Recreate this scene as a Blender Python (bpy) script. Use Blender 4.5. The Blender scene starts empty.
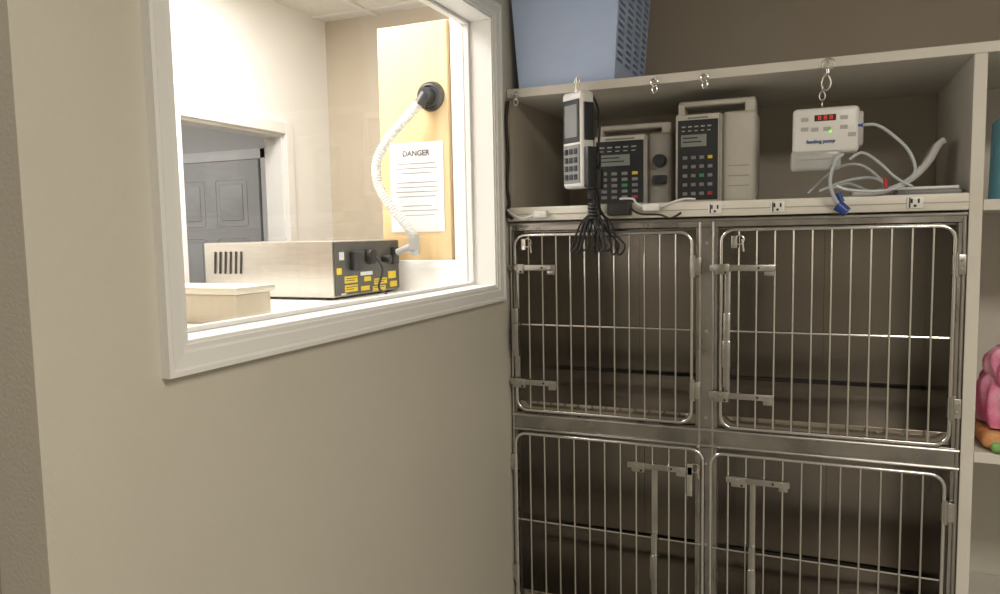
import bpy, bmesh, math, random
from mathutils import Vector, Matrix
random.seed(3)
H=1.5
sc=bpy.context.scene
# ------------------------------------------------------------------ materials
def mat(name,col,rough=.5,metal=0.,noise=None,bump=None,emit=None,alpha=None,trans=0.,spec=None,stretch=None,col2=None,rough2=None,detail=6):
    m=bpy.data.materials.new(name); m.use_nodes=True; nt=m.node_tree; b=nt.nodes['Principled BSDF']
    b.inputs['Base Color'].default_value=(*col,1); b.inputs['Roughness'].default_value=rough; b.inputs['Metallic'].default_value=metal
    if spec is not None: b.inputs['Specular IOR Level'].default_value=spec
    if trans: b.inputs['Transmission Weight'].default_value=trans
    if emit: b.inputs['Emission Color'].default_value=(*emit[0],1); b.inputs['Emission Strength'].default_value=emit[1]
    if noise or bump or col2:
        tc=nt.nodes.new('ShaderNodeTexCoord'); mp=nt.nodes.new('ShaderNodeMapping'); nt.links.new(tc.outputs['Object'],mp.inputs[0])
        if stretch: mp.inputs['Scale'].default_value=stretch
        n=nt.nodes.new('ShaderNodeTexNoise'); n.inputs['Scale'].default_value=(noise or 20.); n.inputs['Detail'].default_value=detail; n.inputs['Roughness'].default_value=.6
        nt.links.new(mp.outputs[0],n.inputs['Vector'])
        if col2:
            r=nt.nodes.new('ShaderNodeValToRGB'); r.color_ramp.elements[0].position=.35; r.color_ramp.elements[1].position=.68
            r.color_ramp.elements[0].color=(*col,1); r.color_ramp.elements[1].color=(*col2,1)
            nt.links.new(n.outputs['Fac'],r.inputs[0]); nt.links.new(r.outputs[0],b.inputs['Base Color'])
        if rough2 is not None:
            mr=nt.nodes.new('ShaderNodeMapRange'); mr.inputs['From Min'].default_value=.3; mr.inputs['From Max'].default_value=.7
            mr.inputs['To Min'].default_value=rough; mr.inputs['To Max'].default_value=rough2
            nt.links.new(n.outputs['Fac'],mr.inputs[0]); nt.links.new(mr.outputs[0],b.inputs['Roughness'])
        if bump:
            n2=nt.nodes.new('ShaderNodeTexNoise'); n2.inputs['Scale'].default_value=bump[0]; n2.inputs['Detail'].default_value=bump[2] if len(bump)>2 else 3
            nt.links.new(mp.outputs[0],n2.inputs['Vector'])
            bp=nt.nodes.new('ShaderNodeBump'); bp.inputs['Strength'].default_value=bump[1]; bp.inputs['Distance'].default_value=bump[3] if len(bump)>3 else .003
            nt.links.new(n2.outputs['Fac'],bp.inputs['Height']); nt.links.new(bp.outputs[0],b.inputs['Normal'])
    return m
M={}
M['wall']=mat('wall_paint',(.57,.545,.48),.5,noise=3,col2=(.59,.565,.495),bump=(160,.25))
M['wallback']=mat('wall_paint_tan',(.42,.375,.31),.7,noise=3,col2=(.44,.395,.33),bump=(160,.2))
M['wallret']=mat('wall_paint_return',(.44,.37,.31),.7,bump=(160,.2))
M['white']=mat('trim_white',(.80,.80,.79),.35,bump=(60,.05))
M['rwhite']=mat('room_white',(.86,.86,.85),.7,bump=(120,.1))
M['beige2']=mat('room_beige',(.58,.52,.42),.7,bump=(120,.1))
M['ceil']=mat('ceiling_tile',(.8,.79,.76),.9,noise=60,col2=(.72,.71,.68))
M['floor']=mat('floor_vinyl',(.32,.30,.27),.4,noise=8,col2=(.38,.36,.32))
M['shelfw']=mat('shelf_melamine',(.66,.64,.59),.45,noise=5,col2=(.69,.67,.62))
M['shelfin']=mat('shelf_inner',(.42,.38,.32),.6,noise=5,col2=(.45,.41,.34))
M['rail']=mat('raceway_cream',(.74,.72,.66),.4,noise=8,col2=(.68,.66,.60))
M['steel']=mat('stainless',(.30,.295,.285),.20,1.,noise=5,col2=(.50,.49,.48),rough2=.40,bump=(6,.3,2),detail=3)
M['steelin']=mat('stainless_inner',(.27,.25,.23),.20,1.,noise=1.5,col2=(.34,.32,.295),rough2=.26,bump=(2.5,.4,0,.010),detail=1)
M['steelfl']=mat('stainless_floor',(.44,.40,.36),.17,1.,noise=2,col2=(.54,.50,.45),rough2=.26,bump=(4,.4,0,.008),detail=1)  # brownish blotch noise paints floor reflections into the colour
M['latch']=mat('latch_steel',(.46,.455,.44),.28,1.,noise=12,col2=(.62,.61,.60))
M['wire']=mat('wire_steel',(.74,.74,.73),.18,1.)
M['dark']=mat('dark_gap',(.03,.028,.026),.6)
M['black']=mat('black_plastic',(.02,.02,.022),.4)
M['cable']=mat('black_cable',(.015,.015,.017),.5)
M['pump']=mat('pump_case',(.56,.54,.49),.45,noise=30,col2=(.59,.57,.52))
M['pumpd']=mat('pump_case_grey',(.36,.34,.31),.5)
M['lcd']=mat('lcd',(.26,.29,.27),.25)
M['keyp']=mat('keypad_dark',(.022,.025,.03),.4)
M['keyg']=mat('key_grey',(.22,.23,.24),.5)
M['red']=mat('red',(.45,.04,.04),.5); M['green']=mat('green',(.05,.30,.10),.5); M['yellow']=mat('yellow',(.80,.60,.03),.5)
M['led']=mat('led_red',(.5,.02,.01),.4,emit=((1,.08,.03),.8))
M['ledg']=mat('led_green',(.1,.5,.05),.4,emit=((.3,1,.1),1.0))
M['wplast']=mat('white_plastic',(.76,.76,.76),.35)
M['gplast']=mat('grey_plastic',(.42,.42,.42),.4)
M['clear']=mat('clear_plastic',(.75,.78,.78),.15,trans=.5)
M['tube']=mat('tubing',(.66,.72,.78),.25,trans=.25)
M['blue']=mat('connector_blue',(.03,.07,.30),.35)
M['basket']=mat('basket_blue',(.50,.63,.92),.45,noise=15,col2=(.52,.65,.94))
M['oak']=mat('oak',(.66,.48,.25),.45,noise=5,col2=(.72,.54,.30),stretch=(9,9,.8))
M['bsteel']=mat('brushed_steel',(.50,.47,.42),.35,.85,noise=10,col2=(.56,.53,.47),stretch=(1,1,20))
M['ppanel']=mat('panel_dark',(.10,.098,.09),.45,.3)
M['tan']=mat('tan_plastic',(.60,.54,.42),.5)
M['tantop']=mat('tan_lid',(.74,.70,.58),.45)
M['paper']=mat('paper',(.72,.73,.75),.6)
M['ink']=mat('ink',(.05,.05,.06),.7)
M['hose']=mat('hose_white',(.75,.76,.74),.4)
M['gdoor']=mat('grey_door',(.55,.55,.55),.5); M['gwall']=mat('grey_wall',(.60,.59,.57),.7); M['gtrim']=mat('grey_trim',(.82,.82,.81),.5)
M['pink']=mat('towel_pink',(.85,.13,.36),.95,noise=9,col2=(.98,.62,.76),bump=(250,.8))
M['orange']=mat('cloth_orange',(.75,.25,.08),.9,noise=25,col2=(.7,.55,.3),bump=(200,.6))
M['gcl']=mat('cloth_green',(.18,.42,.12),.9,noise=25,col2=(.3,.5,.2),bump=(200,.6))
M['bottle']=mat('jug_blue',(.22,.55,.72),.25,trans=.3)
g=bpy.data.materials.new('window_glass'); g.use_nodes=True; nt=g.node_tree; nt.nodes.clear()
o=nt.nodes.new('ShaderNodeOutputMaterial'); mx=nt.nodes.new('ShaderNodeMixShader'); tr=nt.nodes.new('ShaderNodeBsdfTransparent'); gl=nt.nodes.new('ShaderNodeBsdfGlossy')
gl.inputs['Roughness'].default_value=.02; mx.inputs[0].default_value=.06
nt.links.new(tr.outputs[0],mx.inputs[1]); nt.links.new(gl.outputs[0],mx.inputs[2]); nt.links.new(mx.outputs[0],o.inputs[0]); M['glass']=g
# ------------------------------------------------------------------ builders
def empty(name,loc=(0,0,0),rz=0,parent=None,rx=0):
    e=bpy.data.objects.new(name,None); e.empty_display_size=.05; bpy.context.collection.objects.link(e)
    e.location=loc; e.rotation_euler=(rx,0,rz); e.parent=parent; return e
class MB:
    def __init__(s): s.bm=bmesh.new()
    def box(s,x0,x1,y0,y1,z0,z1,bev=0,seg=2):
        r=bmesh.ops.create_cube(s.bm,size=1.); vs=r['verts']
        for v in vs: v.co=Vector((x0+(v.co.x+.5)*(x1-x0),y0+(v.co.y+.5)*(y1-y0),z0+(v.co.z+.5)*(z1-z0)))
        if bev:
            es=list({e for v in vs for e in v.link_edges}); bmesh.ops.bevel(s.bm,geom=es,offset=bev,segments=seg,affect='EDGES',profile=.5)
        return s
    def cyl(s,p0,p1,r,r2=None,n=20):
        p0=Vector(p0);p1=Vector(p1);d=p1-p0
        q=d.to_track_quat('Z','Y').to_matrix().to_4x4(); T=Matrix.Translation((p0+p1)/2)@q
        bmesh.ops.create_cone(s.bm,cap_ends=True,segments=n,radius1=r,radius2=r if r2 is None else r2,depth=d.length,matrix=T); return s
    def tube(s,pts,r,closed=False,n=8,flat=1.):
        pts=[Vector(p) for p in pts]; N=len(pts); rings=[]
        up=None
        for i,p in enumerate(pts):
            a=pts[(i-1)%N] if (closed or i>0) else p; b=pts[(i+1)%N] if (closed or i<N-1) else p
            t=(b-a).normalized()
            if up is None:
                up=Vector((0,0,1)) if abs(t.z)<.9 else Vector((1,0,0))
            x=(up-t*up.dot(t)); 
            if x.length<1e-5: x=t.orthogonal()
            x.normalize(); up=x; y=t.cross(x)
            rr=r(i/(N-1)) if callable(r) else r
            rings.append([s.bm.verts.new(p+x*rr*math.cos(2*math.pi*k/n)+y*rr*flat*math.sin(2*math.pi*k/n)) for k in range(n)])
        for i in range(N if closed else N-1):
            A=rings[i];B=rings[(i+1)%N]
            for k in range(n): s.bm.faces.new((A[k],A[(k+1)%n],B[(k+1)%n],B[k]))
        if not closed: s.bm.faces.new(rings[0][::-1]); s.bm.faces.new(rings[-1])
        return s
    def torus(s,c,R,r,axis='y',n=20,m=8,ez=1.):
        pts=[]
        for i in range(n):
            a=2*math.pi*i/n; u,v=R*math.cos(a),R*math.sin(a)*ez
            pts.append(Vector(c)+(Vector((u,0,v)) if axis=='y' else Vector((0,u,v)) if axis=='x' else Vector((u,v,0))))
        return s.tube(pts,r,True,m)
    def fin(s,name,m,parent=None,smooth=False,ang=40):
        me=bpy.data.meshes.new(name); bmesh.ops.recalc_face_normals(s.bm,faces=s.bm.faces[:]); s.bm.to_mesh(me); s.bm.free()
        ob=bpy.data.objects.new(name,me); bpy.context.collection.objects.link(ob); ob.parent=parent
        me.materials.append(M[m] if isinstance(m,str) else m)
        if smooth:
            for p in me.polygons: p.use_smooth=True
            try: me.set_sharp_from_angle(angle=math.radians(ang))
            except Exception: pass
        return ob
def rrect(x0,x1,z0,z1,y,r,n=6):
    pts=[]
    for cx,cz,a0 in ((x1-r,z1-r,0),(x0+r,z1-r,90),(x0+r,z0+r,180),(x1-r,z0+r,270)):
        for i in range(n+1):
            a=math.radians(a0+90*i/n); pts.append((cx+r*math.cos(a),y,cz+r*math.sin(a)))
    return pts
def spline(P,n=14,closed=False):
    P=[Vector(p) for p in P]; out=[]
    N=len(P); R=range(N) if closed else range(N-1)
    for i in R:
        if closed: a,b,c,d=P[i-1],P[i],P[(i+1)%N],P[(i+2)%N]
        else: a=P[max(i-1,0)];b=P[i];c=P[i+1];d=P[min(i+2,N-1)]
        for k in range(n):
            t=k/n; out.append(.5*((2*b)+(c-a)*t+(2*a-5*b+4*c-d)*t*t+(3*b-a-3*c+d)*t**3))
    if not closed: out.append(P[-1])
    return out
def text(body,size,loc,parent,m='ink',rot=(math.pi/2,0,0)):
    cu=bpy.data.curves.new('text','FONT'); cu.body=body; cu.size=size; cu.align_x='CENTER'; cu.extrude=.0003; cu.offset=.0003
    ob=bpy.data.objects.new('lettering',cu); bpy.context.collection.objects.link(ob); ob.location=loc; ob.rotation_euler=rot; ob.parent=parent; cu.materials.append(M[m]); return ob
def keep_parent(child,par):
    Mx=Matrix.Translation(par.location)@par.rotation_euler.to_matrix().to_4x4()
    child.parent=par; child.matrix_parent_inverse=Mx.inverted()
# ------------------------------------------------------------------ room shell
FZ=-1.5; CZ=1.09; BY=.64
T=.10
WY0,WY1,WZ0,WZ1=-1.362,-.112,-.167,.655
w=MB()
w.box(-T,0,-1.607,WY0,FZ,CZ).box(-T,0,WY1,BY,FZ,CZ).box(-T,0,WY0,WY1,FZ,WZ0).box(-T,0,WY0,WY1,WZ1,CZ)
w.fin('wall_left','wall')
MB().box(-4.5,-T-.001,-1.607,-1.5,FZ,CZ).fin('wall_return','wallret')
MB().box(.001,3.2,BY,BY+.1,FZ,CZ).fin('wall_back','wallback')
MB().box(2.9,3.0,-4.0,BY,FZ,CZ).fin('wall_right','wall')
MB().box(-4.5,3.0,-4.1,-4.0,FZ,CZ).fin('wall_front','wall')
MB().box(-4.6,3.2,-4.1,3.2,FZ-.1,FZ).fin('floor','floor')
MB().box(-4.6,3.2,-4.1,3.2,CZ,CZ+.1).fin('ceiling','ceil')
win=empty('window_1')
prof=[(0,.009),(.008,.009),(.012,.013),(.034,.015),(.038,.018),(.046,.018),(.046,0)]
bm=bmesh.new(); rings=[]
for (wd,px) in [(0,0)]+prof:
    rings.append([bm.verts.new((px,y,z)) for y,z in ((WY0-wd,WZ0-wd),(WY1+wd,WZ0-wd),(WY1+wd,WZ1+wd),(WY0-wd,WZ1+wd))])
for i in range(len(rings)-1):
    for k in range(4): bm.faces.new((rings[i][k],rings[i][(k+1)%4],rings[i+1][(k+1)%4],rings[i+1][k]))
x=MB(); x.bm.free(); x.bm=bm; x.fin('casing','white',win)
j=MB(); t=.006
j.box(-T-.005,.004,WY0,WY1,WZ0,WZ0+t).box(-T-.005,.004,WY0,WY1,WZ1-t,WZ1).box(-T-.005,.004,WY0,WY0+t,WZ0+t,WZ1-t).box(-T-.005,.004,WY1-t,WY1,WZ0+t,WZ1-t)
j.fin('jamb','white',win)
s=MB(); a=t; b_=t+.010
for (xx0,xx1) in ((-.085,-.068),):
    s.box(xx0,xx1,WY0+a,WY1-a,WZ0+a,WZ0+b_,.002).box(xx0,xx1,WY0+a,WY1-a,WZ1-b_,WZ1-a,.002).box(xx0,xx1,WY0+a,WY0+b_,WZ0+b_,WZ1-b_,.002).box(xx0,xx1,WY1-b_,WY1-a,WZ0+b_,WZ1-b_,.002)
s.fin('glass_stop','white',win)
MB().box(-.094,-.088,WY0+t,WY1-t,WZ0+t,WZ1-t).fin('glass_pane','glass',win)
# ------------------------------------------------------------------ adjoining room
FX=-1.405
d0,d1,dz=.0,.63,.485
w=MB(); w.box(FX-.1,FX,-1.5,d0,FZ,CZ).box(FX-.1,FX,d1,1.0,FZ,CZ).box(FX-.1,FX,d0,d1,dz,CZ).fin('wall_adjoining_side','rwhite')
MB().box(FX-.1,-.0,1.0,1.1,FZ,CZ).fin('wall_adjoining_back','beige2')
MB().box(-.245,-T-.001,.10,.99,FZ,CZ-.001).fin('wall_adjoining_stub','rwhite')
tr_=MB(); c=.055
tr_.box(FX,FX+.022,d0-c,d0,FZ,dz+c,.004).box(FX,FX+.022,d1,d1+c,FZ,dz+c,.004).box(FX,FX+.022,d0,d1,dz,dz+c,.004)
tr_.box(FX-.1,FX,d0,d0+.012,FZ,dz).box(FX-.1,FX,d1-.012,d1,FZ,dz).box(FX-.1,FX,d0+.012,d1-.012,dz-.012,dz)
tr_.fin('trim_doorway','white')
MB().box(-4.5,FX-.1,1.6,1.7,FZ,CZ).fin('wall_hall','gwall')
MB().box(-4.5,-4.4,-1.5,1.6,FZ,CZ).fin('wall_hall_end','gwall')
dr=empty('door_1')
D=MB(); x0,x1=-3.18,-2.36; zt=.50
D.box(x0,x1,1.555,1.59,FZ+.01,zt,.002)
D.fin('slab','gdoor',dr)
P=MB(); wd=(x1-x0-.3)/2
for i in range(2):
    a=x0+.1+i*(wd+.1)
    for (za,zb) in ((FZ+.2,FZ+.75),(FZ+.85,zt-.5),(zt-.42,zt-.12)):
        P.tube(rrect(a,a+wd,za,zb,1.557,.02),.006,True,6); P.box(a+.035,a+wd-.035,1.551,1.556,za+.035,zb-.035,.004)
P.fin('panels','gdoor',dr,True)
F=MB(); F.box(x0-.07,x0-.005,1.57,1.6,FZ,zt+.07,.004).box(x1+.005,x1+.07,1.57,1.6,FZ,zt+.07,.004).box(x0-.07,x1+.07,1.57,1.6,zt+.005,zt+.07,.004).fin('frame','gtrim',dr)
K=MB(); K.cyl((x0+.06,1.555,-.55),(x0+.06,1.51,-.55),.012).cyl((x0+.06,1.515,-.55),(x0+.06,1.48,-.55),.03).fin('knob','wire',dr,True)
cg=MB()
for yy in (-.9,-.3,.3,.9): cg.box(FX,-T,yy-.012,yy+.012,CZ-.006,CZ-.0005)
for xx in (-1.1,-.5): cg.box(xx-.012,xx+.012,-1.5,1.0,CZ-.0065,CZ-.0006)
cg.fin('ceiling_grid','white')
ct=empty('counter')
MB().box(-1.1,-T-.006,-1.49,.085,-.235,-.2,.004).fin('top','rwhite',ct)
MB().box(-1.08,-T-.012,-1.48,.08,FZ,-.236).fin('base','rwhite',ct)
MB().box(-.60,-T-.006,.066,.084,-.2,-.09,.003).fin('backsplash','rwhite',ct)
oc=empty('oak_cabinet')
MB().box(-.531,-.25,.10,.6,FZ,.735,.002).fin('carcass','oak',oc)
MB().box(-.529,-.252,.088,.0995,FZ+.1,.733,.003).fin('door_leaf','oak',oc)
sg=empty('danger_sign')
MB().box(-.49,-.275,.0855,.0872,.01,.325).fin('sheet','paper',sg)
text('DANGER',.027,(-.383,.0848,.278),sg)
L=MB(); zz=.25
for i,wl in enumerate((.15,.17,.12,0,.16,.17,.17,.15,0,.12,.17,.14)):
    if wl: L.box(-.383-wl/2,-.383+wl/2,.0848,.0855,zz,zz+.002)
    zz-=.0165
L.fin('text_lines','keyg',sg)
hs=empty('corrugated_hose')
p=MB(); p.cyl((-.316,.0870,.478),(-.316,.068,.478),.052,.046,28).cyl((-.316,.068,.478),(-.316,.035,.478),.026,.024).cyl((-.316,.045,.478),(-.335,.03,.44),.019)
p.torus((-.316,.068,.478),.036,.006); p.fin('port_knob','black',hs,True)
path=spline([(-.335,.03,.445),(-.37,.01,.40),(-.435,-.01,.33),(-.478,-.02,.25),(-.473,-.02,.17),(-.43,-.01,.095),(-.375,.0,.03),(-.355,.005,-.01)],60)
MB().tube(path,lambda t:.0160+.0018*math.sin(t*math.pi*2*62),n=12).fin('hose','hose',hs,True,80)
p=MB(); p.cyl((-.356,.005,0),(-.356,.01,-.05),.019).cyl((-.356,.01,-.035),(-.425,.01,-.06),.012).box(-.37,-.34,-.005,.025,-.07,-.04,.006); p.fin('elbow','gplast',hs,True)
ev=empty('waste_gas_evac_box')  # steel case of an anesthesia waste gas evacuation unit
bx0,bx1,by0,by1,bz0,bz1=-.97,-.447,-.334,.06,-.192,-.014
MB().box(bx0,bx1-.004,by0,by1,bz0,bz1,.006).fin('case','bsteel',ev,True)
MB().box(bx1-.0038,bx1,by0+.006,by1-.006,bz0+.006,bz1-.004,.001).fin('rear_panel','ppanel',ev)
v=MB()
for i in range(6): 
    xx=bx0+.045+i*.022; v.tube([(xx,by0-.0005,bz0+.075),(xx+.006,by0-.0005,bz1-.03)],.004,n=6)
v.fin('vent_slots','dark',ev)
f=MB()
for xx in (bx0+.05,bx1-.05):
    for yy in (by0+.05,by1-.05): f.cyl((xx,yy,-.1995),(xx,yy,bz0),.015)
f.fin('feet','black',ev)
lb=MB(); 
for (a,b,c_,d) in ((-.28,-.21,-.150,-.128),(-.28,-.21,-.178,-.156),(-.11,-.03,-.165,-.145),(-.12,-.04,-.187,-.17),(-.02,.03,-.15,-.125),(-.17,-.13,-.15,-.135),(-.32,-.295,-.12,-.10),(-.01,.035,-.18,-.16),(-.19,-.14,-.18,-.165)): lb.box(bx1,bx1+.0012,a,b,c_,d)
lb.fin('yellow_labels','yellow',ev)
lp_=MB()
for (a,b,z) in ((-.275,-.215,-.136),(-.275,-.225,-.143),(-.275,-.215,-.164),(-.275,-.23,-.171),(-.105,-.035,-.152),(-.105,-.05,-.159),(-.115,-.05,-.176)): lp_.box(bx1+.0012,bx1+.0018,a,b,z,z+.0025)
lp_.fin('label_print','ink',ev)
lb=MB().box(bx1,bx1+.0012,-.305,-.28,-.075,-.05).box(bx1,bx1+.0012,-.19,-.12,-.13,-.118).box(bx1,bx1+.0012,-.3,-.275,-.185,-.18).fin('white_labels','paper',ev)
k=MB(); k.box(bx1,bx1+.02,-.25,-.19,-.11,-.05,.004).cyl((bx1,-.14,-.07),(bx1+.02,-.14,-.07),.025).cyl((bx1,-.05,-.08),(bx1+.03,-.05,-.08),.012).box(bx1,bx1+.012,0,.04,-.10,-.04,.003)
k.tube(spline([(bx1+.03,-.14,-.07),(bx1+.06,-.15,-.11),(bx1+.05,-.16,-.17),(bx1+.04,-.1,-.195)]),.004)
k.fin('connectors','black',ev,True)
keep_parent(hs,ev)
tb=empty('tan_storage_box')
MB().box(-.70,-.298,-.92,-.80,-.1995,-.13,.005).fin('body','tan',tb,True)
MB().box(-.708,-.290,-.928,-.792,-.1298,-.113,.004).fin('lid','tantop',tb,True)
# ------------------------------------------------------------------ shelving cabinet
CW=1.283
cab=empty('shelf_cabinet')
MB().box(.003,2.1,0,.62,.43,.4575,.002).fin('top_board','shelfw',cab)
MB().box(CW+.001,1.314,0,.62,FZ,.4298,.0015).fin('divider_board','shelfw',cab)
MB().box(.003,CW,.012,.62,.05,.078).fin('equipment_shelf','shelfw',cab)
MB().box(.003,.016,.02,.62,.0782,.4298).fin('end_panel','shelfin',cab)
MB().box(.017,CW,.605,.62,.0782,.4298).fin('back_panel','shelfin',cab)
MB().box(1.315,2.09,.605,.62,FZ,.4298).fin('bay_back','shelfw',cab)
b=MB()
for z in (.035,-.625,-1.2): b.box(1.315,2.09,.0,.60,z,z+.028,.0015)
b.fin('bay_shelves','shelfw',cab); MB().box(2.07,2.1,0,.6,FZ,.4298).fin('bay_end','shelfw',cab)
pr=empty('power_raceway')
MB().box(.006,1.281,-.022,.011,.037,.081,.004).fin('channel','rail',pr,True)
q=MB();q.box(.006,1.281,-.0235,-.021,.0565,.0585).fin('seam','pumpd',pr)
for X in (.654,.823,1.159):
    MB().box(X-.019,X+.019,-.0262,-.0222,.044,.074,.002).fin('outlet_plate','white',pr,True)
    o_=MB()
    for dx in (-.008,.008): o_.box(X+dx-.0022,X+dx+.0022,-.0275,-.0264,.058,.069)
    o_.cyl((X,-.0275,.051),(X,-.0264,.051),.0035,n=10); o_.box(X-.014,X-.011,-.0275,-.0264,.046,.072); o_.fin('outlet_slots','dark',pr)
# ------------------------------------------------------------------ stainless cage bank
cg=empty('stainless_kennel_bank')
rows=((0.006,-.592),(-.652,-1.245)); cols=((.020,.598),(.660,1.262))
fr=MB()
fr.box(.006,1.281,.001,.022,rows[0][0],.034,.0015)
fr.box(.006,1.281,.001,.022,rows[1][0],rows[0][1],.0015)
fr.box(.006,1.281,.001,.022,-1.33,rows[1][1],.0015)
for r0,r1 in rows:
    fr.box(.006,cols[0][0],.001,.022,r1+.0005,r0-.0005,.001).box(cols[0][1],cols[1][0],.001,.022,r1+.0005,r0-.0005,.001).box(cols[1][1],1.281,.001,.022,r1+.0005,r0-.0005,.001)
fr.fin('face_frame','steel',cg)
lp=MB()
for z in (.028,-.598,-.646,-1.25): lp.tube([(.006,-.002,z),(1.281,-.002,z)],.0045)
for xx in (.010,.610,.648,1.275): lp.tube([(xx,-.002,-1.3),(xx,-.002,.022)],.0040)
lp.fin('lips','latch',cg,True)
def boxshell(x0,x1,z0,z1,name):
    s=MB(); y0,y1=.0225,.59; t=.004
    s.box(x0-t,x1+t,y1,y1+t,z0-t,z1+t); s.box(x0-t,x0,y0,y1,z0-t,z1+t); s.box(x1,x1+t,y0,y1,z0-t,z1+t)
    s.box(x0,x1,y0,y1,z1,z1+t)
    xm=x0+(x1-x0)*.5
    s.box(xm-.010,xm+.010,y1-.003,y1-.0003,z0+.06,z1,.001)
    s.fin(name,'steelin',cg)
    s=MB(); s.box(x0,x1,y0,y1,z0-t,z0); s.box(x0,x1,y0,y0+.006,z0,z0+.03,.001); s.fin('compartment_floor','steelfl',cg)
    MB().box(x0+.001,x1-.001,y1-.012,y1-.005,z0+.032,z0+.044,.002).fin('rear_dark_line','dark',cg)  # thin dark strip along the floor's rear edge
for r0,r1 in rows:
    for c0,c1 in cols: boxshell(c0+.002,c1-.002,r1+.006,r0-.006,'compartment')
MB().box(.03,1.26,.05,.58,FZ,-1.331).fin('base_plinth','steel',cg)
rv=MB()
for xx in (.626,):
    for z in (-.04,-.3,-.56,-.7,-.95,-1.2): rv.cyl((xx+.003,.001,z),(xx+.003,-.004,z),.005,n=12)
rv.fin('rivets','wire',cg,True)
def door(x0,x1,z0,z1,side,latchx,handle,hz):
    g_=empty('cage_door',parent=cg); y=-.012
    d=MB(); d.tube(rrect(x0,x1,z0,z1,y,.035),.0055,True,10)
    zm=(z0+z1)/2-.004
    d.tube([(x0,y+.006,zm),(x1,y+.006,zm)],.0034)
    n=11; 
    for i in range(1,n+1):
        X=x0+(x1-x0)*i/(n+1); d.tube([(X,y,z0),(X,y,z1)],.0032,n=8)
    d.fin('wire_grid','wire',g_,True)
    lx0,lx1,rodx=latchx; h=MB()
    for z in hz[:2]:
        h.box(lx0,lx1,-.024,-.019,z-.009,z+.009,.001); h.box(lx0+.015,lx0+.055,-.030,-.024,z-.018,z+.012,.001)
        h.cyl((lx0+.03,-.036,z),(lx0+.03,-.028,z),.006,n=12); h.cyl((lx1-.02,-.028,z),(lx1-.02,-.022,z),.005,n=12)
        h.box(lx1-.03,lx1-.005,-.0185,-.009,z-.022,z-.0095,.001)
    h.box(rodx-.008,rodx+.008,-.0188,-.0155,min(hz)+.0,max(hz),.001)
    za,zb=handle
    h.box(rodx-.010,rodx+.010,-.034,-.019,za,zb,.004).box(rodx-.012,rodx+.012,-.042,-.030,(za+zb)/2-.05,(za+zb)/2+.03,.005)
    h.fin('latch','latch',g_,True)
    bt=MB()
    for z in hz[:2]:
        bt.cyl((lx0+.045,-.0335,z-.012),(lx0+.045,-.030,z-.012),.0035,n=10).cyl((lx1-.045,-.027,z),(lx1-.045,-.024,z),.0035,n=10)
    bt.fin('latch_bolts','dark',g_,True)
    hx=x1 if side=='R' else x0; s=1 if side=='R' else -1
    k=MB()
    for z in (z1-.1,z0+.1):
        a,b=sorted((hx-.006*s,hx+.026*s)); k.box(a,b,-.0145,-.006,z-.026,z+.026,.002); k.cyl((hx+.004*s,-.013,z-.032),(hx+.004*s,-.013,z+.032),.0065)
        k.cyl((hx+.018*s,-.018,z+.012),(hx+.018*s,-.0135,z+.012),.004,n=10).cyl((hx+.018*s,-.018,z-.012),(hx+.018*s,-.0135,z-.012),.004,n=10)
    k.fin('hinges','latch',g_,True)
    return g_
door(.028,.588,-.578,-.008,'R',(.008,.168,.034),(-.40,-.24),(-.112,-.484))
door(.672,1.254,-.582,-.003,'R',(.640,.820,.690),(-.46,-.24),(-.112,-.485))
door(.020,.622,-1.238,-.658,'L',(.395,.575,.480),(-1.12,-.93),(-.722,-1.17))
door(.645,1.248,-1.240,-.664,'R',(.690,.865,.765),(-1.12,-.93),(-.735,-1.17))
ch=MB()
for X in (.585,): 
    ch.box(X-.008,X+.008,-.024,-.018,-.80,-.71,.001)
for X,Z in ((.075,-.02),(.722,-.02),(.60,-.70)):
    ch.torus((X,-.022,Z-.012),.013,.002); ch.box(X-.022,X-.006,-.024,-.02,Z-.035,Z,.001); ch.cyl((X+.008,-.02,Z-.01),(X+.012,-.02,Z-.045),.003)
ch.fin('card_clips','wire',cg,True)
# ------------------------------------------------------------------ basket
bk=empty('laundry_basket',(.036,.03,.4585))
BW,BD,BH=.312,.40,.36; fl=.024
def BP(side,s,t):
    o=fl*t; x0,x1,y0,y1=-o,BW+o,-o*.4,BD+o
    c=[(x0,y0),(x1,y0),(x1,y1),(x0,y1)]; a=c[side];b=c[(side+1)%4]
    return (a[0]+(b[0]-a[0])*s,a[1]+(b[1]-a[1])*s,BH*t)
for side,nm in enumerate(('front_wall','right_wall','rear_wall','left_wall')):
    bm=bmesh.new(); nu,nv=27,34; V=[[bm.verts.new(BP(side,i/nu,jj/nv)) for jj in range(nv+1)] for i in range(nu+1)]
    for i in range(nu):
        for jj in range(nv):
            hole=False
            if side in (1,3) and 5<jj<31 and jj%2==0 and i%7 in(1,2,3,4,5) and 0<i<nu-1: hole=True
            if side in (0,2) and 26<jj<31 and jj%2==0 and 8<i<18: hole=True
            if not hole: bm.faces.new((V[i][jj],V[i+1][jj],V[i+1][jj+1],V[i][jj+1]))
    x=MB(); x.bm.free(); x.bm=bm; ob=x.fin(nm,'basket',bk); so=ob.modifiers.new('s','SOLIDIFY'); so.thickness=.004
x=MB(); x.box(.002,BW-.002,.002,BD-.002,0,.004).fin('bottom','basket',bk)
rim=[BP(0,0,1),BP(1,0,1),BP(2,0,1),BP(3,0,1)]
x=MB(); x.tube(rrect(rim[0][0],rim[1][0],rim[0][1],rim[2][1],0,.03),.009,True)
for v in x.bm.verts: v.co=Vector((v.co.x,v.co.z,v.co.y+BH))
x.fin('rim','basket',bk,True)
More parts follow.
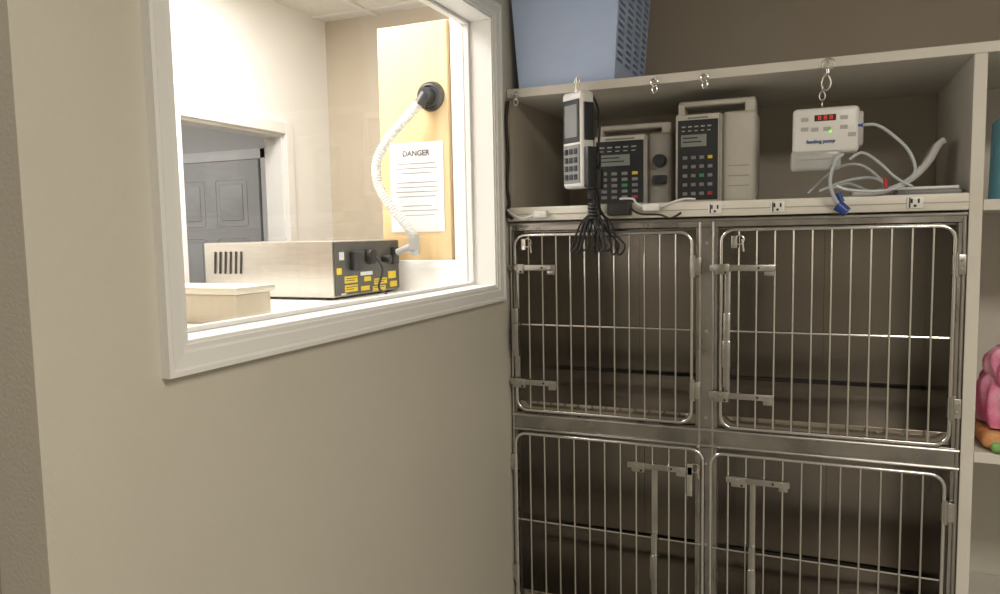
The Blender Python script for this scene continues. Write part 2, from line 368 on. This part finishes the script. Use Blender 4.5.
# ------------------------------------------------------------------ infusion pumps
def pump(loc,wp,w,h,rz=0,dark=False):
    g_=empty('infusion_pump',loc,rz); d=.17; hb=h*.86; c='pump'
    MB().box(0,wp,0,d,.0,hb,.006).fin('front_housing',c,g_,True)
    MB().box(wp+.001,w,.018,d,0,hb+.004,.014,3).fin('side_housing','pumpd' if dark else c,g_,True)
    MB().box(wp-.006,wp+.004,-.002,.02,.004,hb-.004,.003).fin('door_edge','pumpd',g_,True)
    m=MB(); 
    m.box(.004,w-.004,.03,.11,h-.017,h,.007,3).box(.004,.022,.03,.11,hb-.012,h-.010,.004).box(w-.035,w-.004,.03,.11,hb-.012,h-.008,.006)
    m.fin('carry_handle',c,g_,True)
    x0,x1=.008,wp-.008
    MB().box(x0,x1,-.004,.001,.012,hb-.018,.001).fin('keypad_panel','keyp',g_)
    pw=x1-x0
    MB().box(x0+.03,x1-.03,-.0015,.0,hb-.014,hb-.009).fin('label_stripe','keyg',g_)
    MB().box(x0+.010,x0+pw*.72,-.0058,-.004,hb-.098,hb-.062,.0008).fin('display','lcd',g_)
    m=MB()
    for i in range(5): m.box(x0+.012+i*(pw-.024)/5,x0+.012+(i+.6)*(pw-.024)/5,-.0058,-.004,hb-.040,hb-.036).box(x0+.012+i*(pw-.024)/5,x0+.012+(i+.5)*(pw-.024)/5,-.0058,-.004,hb-.052,hb-.049)
    m.fin('panel_print','gplast',g_)
    MB().box(x0+.016,x0+pw*.6,-.0064,-.0058,hb-.086,hb-.082).box(x0+.016,x0+pw*.5,-.0064,-.0058,hb-.074,hb-.070).fin('display_text','keyp',g_)
    n=4; cw=(pw-.02)/n
    sets={'key_grey':[], 'red':[],'green':[],'yellow':[]}
    for i in range(n):
        for k in range(5):
            X=x0+.010+cw*(i+.5); Z=.025+k*(hb-.135)/5+.006
            key='key_grey'
            if (i,k)in((3,4),): key='yellow'
            if (i,k)in((3,0),): key='red'
            if (i,k)in((2,2),): key='green'
            sets[key].append((X,Z))
    for key,l in sets.items():
        if not l: continue
        m=MB()
        for X,Z in l: m.box(X-cw*.28,X+cw*.28,-.0072,-.004,Z-.005,Z+.005,.0012)
        m.fin(key+'_buttons',{'key_grey':'keyg'}.get(key,key),g_)
    m=MB(); 
    for k in range(3): m.box(wp+.02,w-.02,.0165,.0185,.05+k*.03,.053+k*.03)
    m.fin('side_marks','pumpd',g_)
    if dark:
        m=MB(); m.cyl((wp+.042,.019,hb*.62),(wp+.042,-.012,hb*.62),.022,.019,24).box(wp+.02,wp+.064,-.002,.019,hb*.30,hb*.42,.004); m.fin('pole_clamp_knob','keyp',g_,True)
    return g_
pump((.520,.10,.0785),.135,.235,.315)
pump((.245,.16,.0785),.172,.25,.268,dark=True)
# ------------------------------------------------------------------ hooks on shelf edge
def hook(X,clip=True):
    g_=empty('snap_hook',(X,-.004,.4405)); m=MB()
    m.cyl((0,.0035,0),(0,-.006,0),.006,n=12); m.torus((0,-.010,-.006),.010,.0022)
    if clip:
        m.torus((.002,-.012,-.028),.007,.0022,ez=1.5); m.box(-.003,.007,-.0155,-.009,-.022,-.014,.001)
    m.fin('hook_body','wire' ,g_,True)
for X in (.039,.478,.621): hook(X)
# ------------------------------------------------------------------ handheld monitor
hh=empty('handheld_oximeter',(.208,-.062,.130),math.radians(-33))
W_,D_,H_=.092,.052,.285
MB().box(0,W_,0,D_,0,H_,.012,3).fin('case','wplast',hh,True)
MB().box(.010,W_-.010,-.003,.002,.135,H_-.025,.001).fin('screen','black',hh)
MB().box(.018,W_-.018,-.004,-.003,.15,H_-.04).fin('screen_glass','keyg',hh)
MB().box(.010,W_-.010,-.003,.002,.015,.128,.001).fin('keypad','keyg',hh)
m=MB()
for i in range(3):
    for k in range(4): m.box(.018+i*.021,.032+i*.021,-.006,-.003,.025+k*.025,.041+k*.025,.0015)
m.fin('buttons','keyp',hh)
m=MB(); m.box(W_-.002,W_+.018,.008,.042,.0,.12,.004).box(W_-.001,W_+.004,.008,.044,.14,.25,.001); m.fin('side_connector','keyp',hh,True)
m=MB(); m.tube(spline([(.04,.024,H_-.002),(.04,.024,H_+.02),(.045,.024,H_+.045)]),.003).torus((.044,.024,H_+.03),.012,.0022); m.fin('hanging_wire','wire',hh,True)
cb=empty('cable_bundle'); m=MB()
for i in range(9):
    a=.315+random.uniform(-.010,.012); yy=-.055+random.uniform(-.012,.008)
    bx=.225+i*.018
    m.tube(spline([(a-.005,yy,.25),(a,yy-.01,.19),(a-.006,yy-.01,.13),(a+random.uniform(-.012,.008),yy-.008,.07),(.30+(i-3)*.012,yy-.01,.02),(bx+.01,yy-.01,-.04-random.uniform(0,.03)),(bx+.03,yy-.012,-.04),(.30+(i-3)*.008,yy-.012,.015),(.305,yy-.006,.06)],10),.0034,n=6)
for k in range(5): m.torus((.307,-.063,.040+.01*k),.015,.005,'z')
m.box(.292,.335,-.085,-.05,.125,.185,.006).box(.29,.312,-.08,-.055,.095,.13,.005).box(.300,.328,-.078,-.05,.19,.235,.005)
m.tube(spline([(.295,-.03,.41),(.318,-.045,.36),(.322,-.05,.30),(.316,-.055,.22)]),.0035)
m.fin('cables','cable',cb,True); keep_parent(cb,hh)
pa=empty('power_adapter')
m=MB(); m.box(.345,.415,-.060,-.024,.046,.088,.006); m.tube(spline([(.41,-.04,.07),(.44,-.045,.05),(.50,-.045,.045),(.53,-.035,.035),(.56,-.03,.05)]),.003); m.fin('adapter_body','black',pa,True)
wc=empty('white_plug_cord'); m=MB()
m.box(.105,.15,-.052,-.027,.045,.068,.006); m.tube(spline([(.105,-.04,.056),(.07,-.045,.045),(.03,-.035,.06),(.012,-.03,.075)]),.0035)
m.fin('plug','wplast',wc,True)
wc2=empty('white_plug_cord'); m=MB(); m.box(.45,.50,-.052,-.027,.056,.078,.005); m.tube(spline([(.45,-.04,.068),(.43,-.045,.082),(.42,-.045,.094),(.38,-.04,.096)]),.0035); m.tube(spline([(.50,-.04,.068),(.56,-.032,.088),(.60,-.026,.088)]),.003)
m.fin('plug','wplast',wc2,True)
bc=empty('black_wall_cable'); MB().tube(spline([(.010,-.010,.42),(.006,-.014,.36),(.009,-.013,.25),(.006,-.014,.15),(.010,-.012,.095),(.012,-.032,.06),(.03,-.032,.045)]),.0055).fin('cable','cable',bc,True)
# ------------------------------------------------------------------ hanging monitor
hm=empty('hanging_feeding_pump',(.860,-.075,.150))
MB().box(0,.162,0,.055,.045,.165,.012,3).fin('case','wplast',hm,True)
MB().box(-.004,.12,-.002,.05,0,.055,.010,3).fin('cassette_door','clear',hm,True)
MB().box(.012,.10,-.004,.0,.028,.040,.002).fin('cassette_bar','gplast',hm,True)
MB().box(.054,.106,-.002,.001,.129,.145,.001).fin('display_window','led' if False else 'black',hm)
m=MB()
for i in range(3): 
    X=.063+i*.014; s_=.75
    for (a,b,c_,d) in ((0,.009,.0115,.0128),(0,.009,.006,.0072),(0,.009,0,.0013),(0,.0013,0,.0128),(.0077,.009,0,.0128)): m.box(X+a*s_,X+b*s_,-.003,-.002,.1325+c_*s_,.1325+d*s_)
m.fin('led_digits','led',hm)
m=MB()
for X,Z in ((.03,.135),(.03,.11),(.055,.108),(.085,.108),(.125,.135),(.125,.11),(.145,.09)): m.box(X-.009,X+.009,-.002,.0,Z-.005,Z+.005,.0008)
m.fin('buttons','gplast',hm); MB().box(.09,.096,-.003,0,.098,.104).fin('status_led','ledg',hm)
text('feeding pump',.013,(.07,-.0025,.072),hm,'blue')
m=MB(); m.box(.15,.172,.005,.045,.06,.15,.006).fin('side_cap','gplast',hm,True)
chn=MB(); zc=.165
for i in range(3): chn.torus((.072,.027,zc+.012+i*.022),.007,.0018,'y' if i%2 else 'x',ez=1.7)
chn.fin('chain','wire',hm,True)
g_=empty('snap_hook',(.945,-.048,.4405)); m=MB()
m.cyl((0,.047,0),(0,-.002,0),.004,n=12); m.torus((0,0,-.010),.014,.003); m.cyl((0,0,-.024),(0,0,-.036),.006); m.torus((-.004,0,-.058),.011,.003,ez=1.8)
m.fin('hook_body','wire',g_,True); g_.parent=hm; g_.matrix_parent_inverse=Matrix.Translation(hm.location).inverted()
tb=empty('tubing_set'); m=MB()
m.tube(spline([(1.020,-.06,.262),(1.06,-.058,.262),(1.10,-.05,.235),(1.14,-.045,.19),(1.155,-.04,.14),(1.13,-.04,.105),(1.07,-.04,.092),(1.0,-.04,.098),(.97,-.04,.11)]),.0042)
m.tube(spline([(1.0,-.08,.175),(1.03,-.08,.19),(1.07,-.06,.165),(1.11,-.05,.125),(1.15,-.045,.10)]),.0036)
m.tube(spline([(.985,-.08,.19),(.965,-.085,.17),(.955,-.075,.12),(.965,-.06,.08),(.983,-.05,.055)]),.0045)
m.tube(spline([(.93,.02,.10),(1.0,.0,.125),(1.06,.01,.13),(1.09,.01,.11),(1.07,.05,.095),(1.05,.08,.1),(1.0,.06,.12),(.95,.04,.1)]),.0042)
m.tube(spline([(.90,.03,.095),(.97,.04,.16),(1.03,.06,.17),(1.08,.05,.13),(1.09,.0,.095)]),.0038)
m.fin('tube_coils','tube',tb,True)
m=MB(); m.cyl((.975,-.045,.058),(.998,-.05,.038),.016,.013).cyl((.985,-.045,.066),(.975,-.045,.09),.007).cyl((1.03,-.064,.262),(1.018,-.064,.262),.007); m.fin('connectors','blue',tb,True)
MB().cyl((1.085,-.045,.125),(1.09,-.045,.098),.005).fin('clamp','red',tb,True); keep_parent(tb,hm)
sc_=empty('white_curved_tray'); bm=bmesh.new(); prev=None
pts=spline([(1.02,0,.094),(1.10,0,.100),(1.16,0,.125),(1.205,0,.17),(1.235,0,.225),(1.248,0,.235)],8)
for p in pts:
    cur=[bm.verts.new((p.x,.16,p.z)),bm.verts.new((p.x,.34,p.z))]
    if prev: bm.faces.new((prev[0],cur[0],cur[1],prev[1]))
    prev=cur
x=MB(); x.bm.free(); x.bm=bm; ob=x.fin('tray','wplast',sc_,True,80); so=ob.modifiers.new('s','SOLIDIFY'); so.thickness=.016; so.offset=0
bks=empty('folded_pads'); MB().box(1.12,1.27,.02,.11,.0785,.094,.004).fin('pad','keyg',bks,True); MB().box(1.11,1.265,.025,.105,.0945,.103,.003).fin('sheet','wplast',bks,True)
# ------------------------------------------------------------------ right bay items
def cloth(name,c,sx,sy,sz,m,amp,layers=3):
    e=empty(name,c)
    for L in range(layers):
        x=MB(); h=sz/layers; x.box(-sx,sx,-sy,sy,L*h,(L+1)*h-.002)
        ob=x.fin('fold',m,e,True,180)
        bv=ob.modifiers.new('b','BEVEL'); bv.width=h*.45; bv.segments=4
        ss=ob.modifiers.new('ss','SUBSURF'); ss.subdivision_type='SIMPLE'; ss.levels=4; ss.render_levels=4
        tx=bpy.data.textures.new('c','CLOUDS'); tx.noise_scale=.05+.01*L
        dp=ob.modifiers.new('d','DISPLACE'); dp.texture=tx; dp.strength=amp; dp.mid_level=.6; dp.texture_coords='GLOBAL'
# loosely heaped towel: one continuous crumpled cloth with stacked, drooping folds
tw=empty('pink_towel',(1.475,.15,-.545)); bm=bmesh.new(); NU,NV=120,90; G=[]
for i in range(NU):
    a=2*math.pi*i/NU; row=[]
    for j2 in range(NV+1):
        t_=j2/NV; ph=t_*math.pi*.5
        rr=(math.cos(ph)**.40); zz_=(math.sin(ph)**.8)
        droop=t_*17+1.1*math.sin(2*a+.6)+.7*math.sin(5*a)
        fold=1-.17*(1-abs(math.sin(droop*.5)))**2*(1-t_*.5)+.035*math.sin(9*a-6*t_)+.025*math.sin(17*a+9*t_)
        px_=.132*rr*fold*math.copysign(abs(math.cos(a))**.7,math.cos(a)); py_=.12*rr*fold*math.copysign(abs(math.sin(a))**.7,math.sin(a))
        row.append(bm.verts.new((px_,py_,.222*zz_*(1+.06*math.sin(3*a+5*rr)*rr+.02*math.sin(11*a+8*rr)))))
    G.append(row)
for i in range(NU):
    for j2 in range(NV): bm.faces.new((G[i][j2],G[(i+1)%NU][j2],G[(i+1)%NU][j2+1],G[i][j2+1]))
bmesh.ops.remove_doubles(bm,verts=bm.verts[:],dist=.0003)
x=MB(); x.bm.free(); x.bm=bm; ob=x.fin('crumpled_cloth','pink',tw,True,180)
cloth('patterned_cloth',(1.475,.13,-.594),.14,.11,.045,'orange',.006,1)
cloth('green_cloth',(1.42,.0,-.594),.07,.015,.03,'gcl',.003,1)
jg=empty('water_jug',(1.418,.10,.0635)); m=MB(); m.cyl((0,0,0),(0,0,.20),.075,.072,32).cyl((0,0,.20),(0,0,.235),.072,.03,32).cyl((0,0,.235),(0,0,.26),.022,.022,20); m.fin('bottle_body','bottle',jg,True)
MB().cyl((0,0,.2605),(0,0,.28),.026,.024,20).fin('cap','wplast',jg,True)
# ------------------------------------------------------------------ lights
def area(name,loc,sx,sy,power,col,rot=(0,0,0)):
    l=bpy.data.lights.new(name,'AREA'); l.shape='RECTANGLE'; l.size=sx; l.size_y=sy; l.energy=power; l.color=col
    o=bpy.data.objects.new(name,l); bpy.context.collection.objects.link(o); o.location=loc; o.rotation_euler=rot; return o
area('ceiling_light_adjoining',(-.75,-.4,CZ-.03),.6,1.2,42,(1,.95,.88))
area('ceiling_light_hall',(-3.0,.3,CZ-.03),.6,.6,22,(1,.97,.93))
area('ceiling_light_room',(1.9,-2.1,CZ-.03),1.2,.6,50,(1,.91,.775))
area('return_wall_fill',(-1.2,-2.9,CZ-.03),1.2,.6,11,(1,.89,.75))  # added fill lamp, put in to brighten the return wall
wd=bpy.data.worlds.new('world'); sc.world=wd; wd.use_nodes=True; wd.node_tree.nodes['Background'].inputs[0].default_value=(.5,.48,.45,1); wd.node_tree.nodes['Background'].inputs[1].default_value=.05
# ------------------------------------------------------------------ camera
yaw,pit,rol,f=.4040,-.0860,-.0188,740.
F=Vector((-math.sin(yaw)*math.cos(pit),math.cos(yaw)*math.cos(pit),math.sin(pit))); R=Vector((math.cos(yaw),math.sin(yaw),0)); U=R.cross(F)
c,s=math.cos(rol),math.sin(rol); R2=c*R+s*U; U2=-s*R+c*U
cam=bpy.data.objects.new('camera',bpy.data.cameras.new('camera')); bpy.context.collection.objects.link(cam)
mw=Matrix.Identity(4)
for i in range(3): mw[i][0]=R2[i]; mw[i][1]=U2[i]; mw[i][2]=-F[i]
mw[0][3],mw[1][3],mw[2][3]=.923,-2.2367,0
cam.matrix_world=mw; cam.data.sensor_width=36; cam.data.lens=f/1000*36; cam.data.clip_start=.02
sc.camera=cam
sc.view_settings.view_transform='Standard'
for o in list(sc.objects):
    if o.parent is None: o.location.z+=H
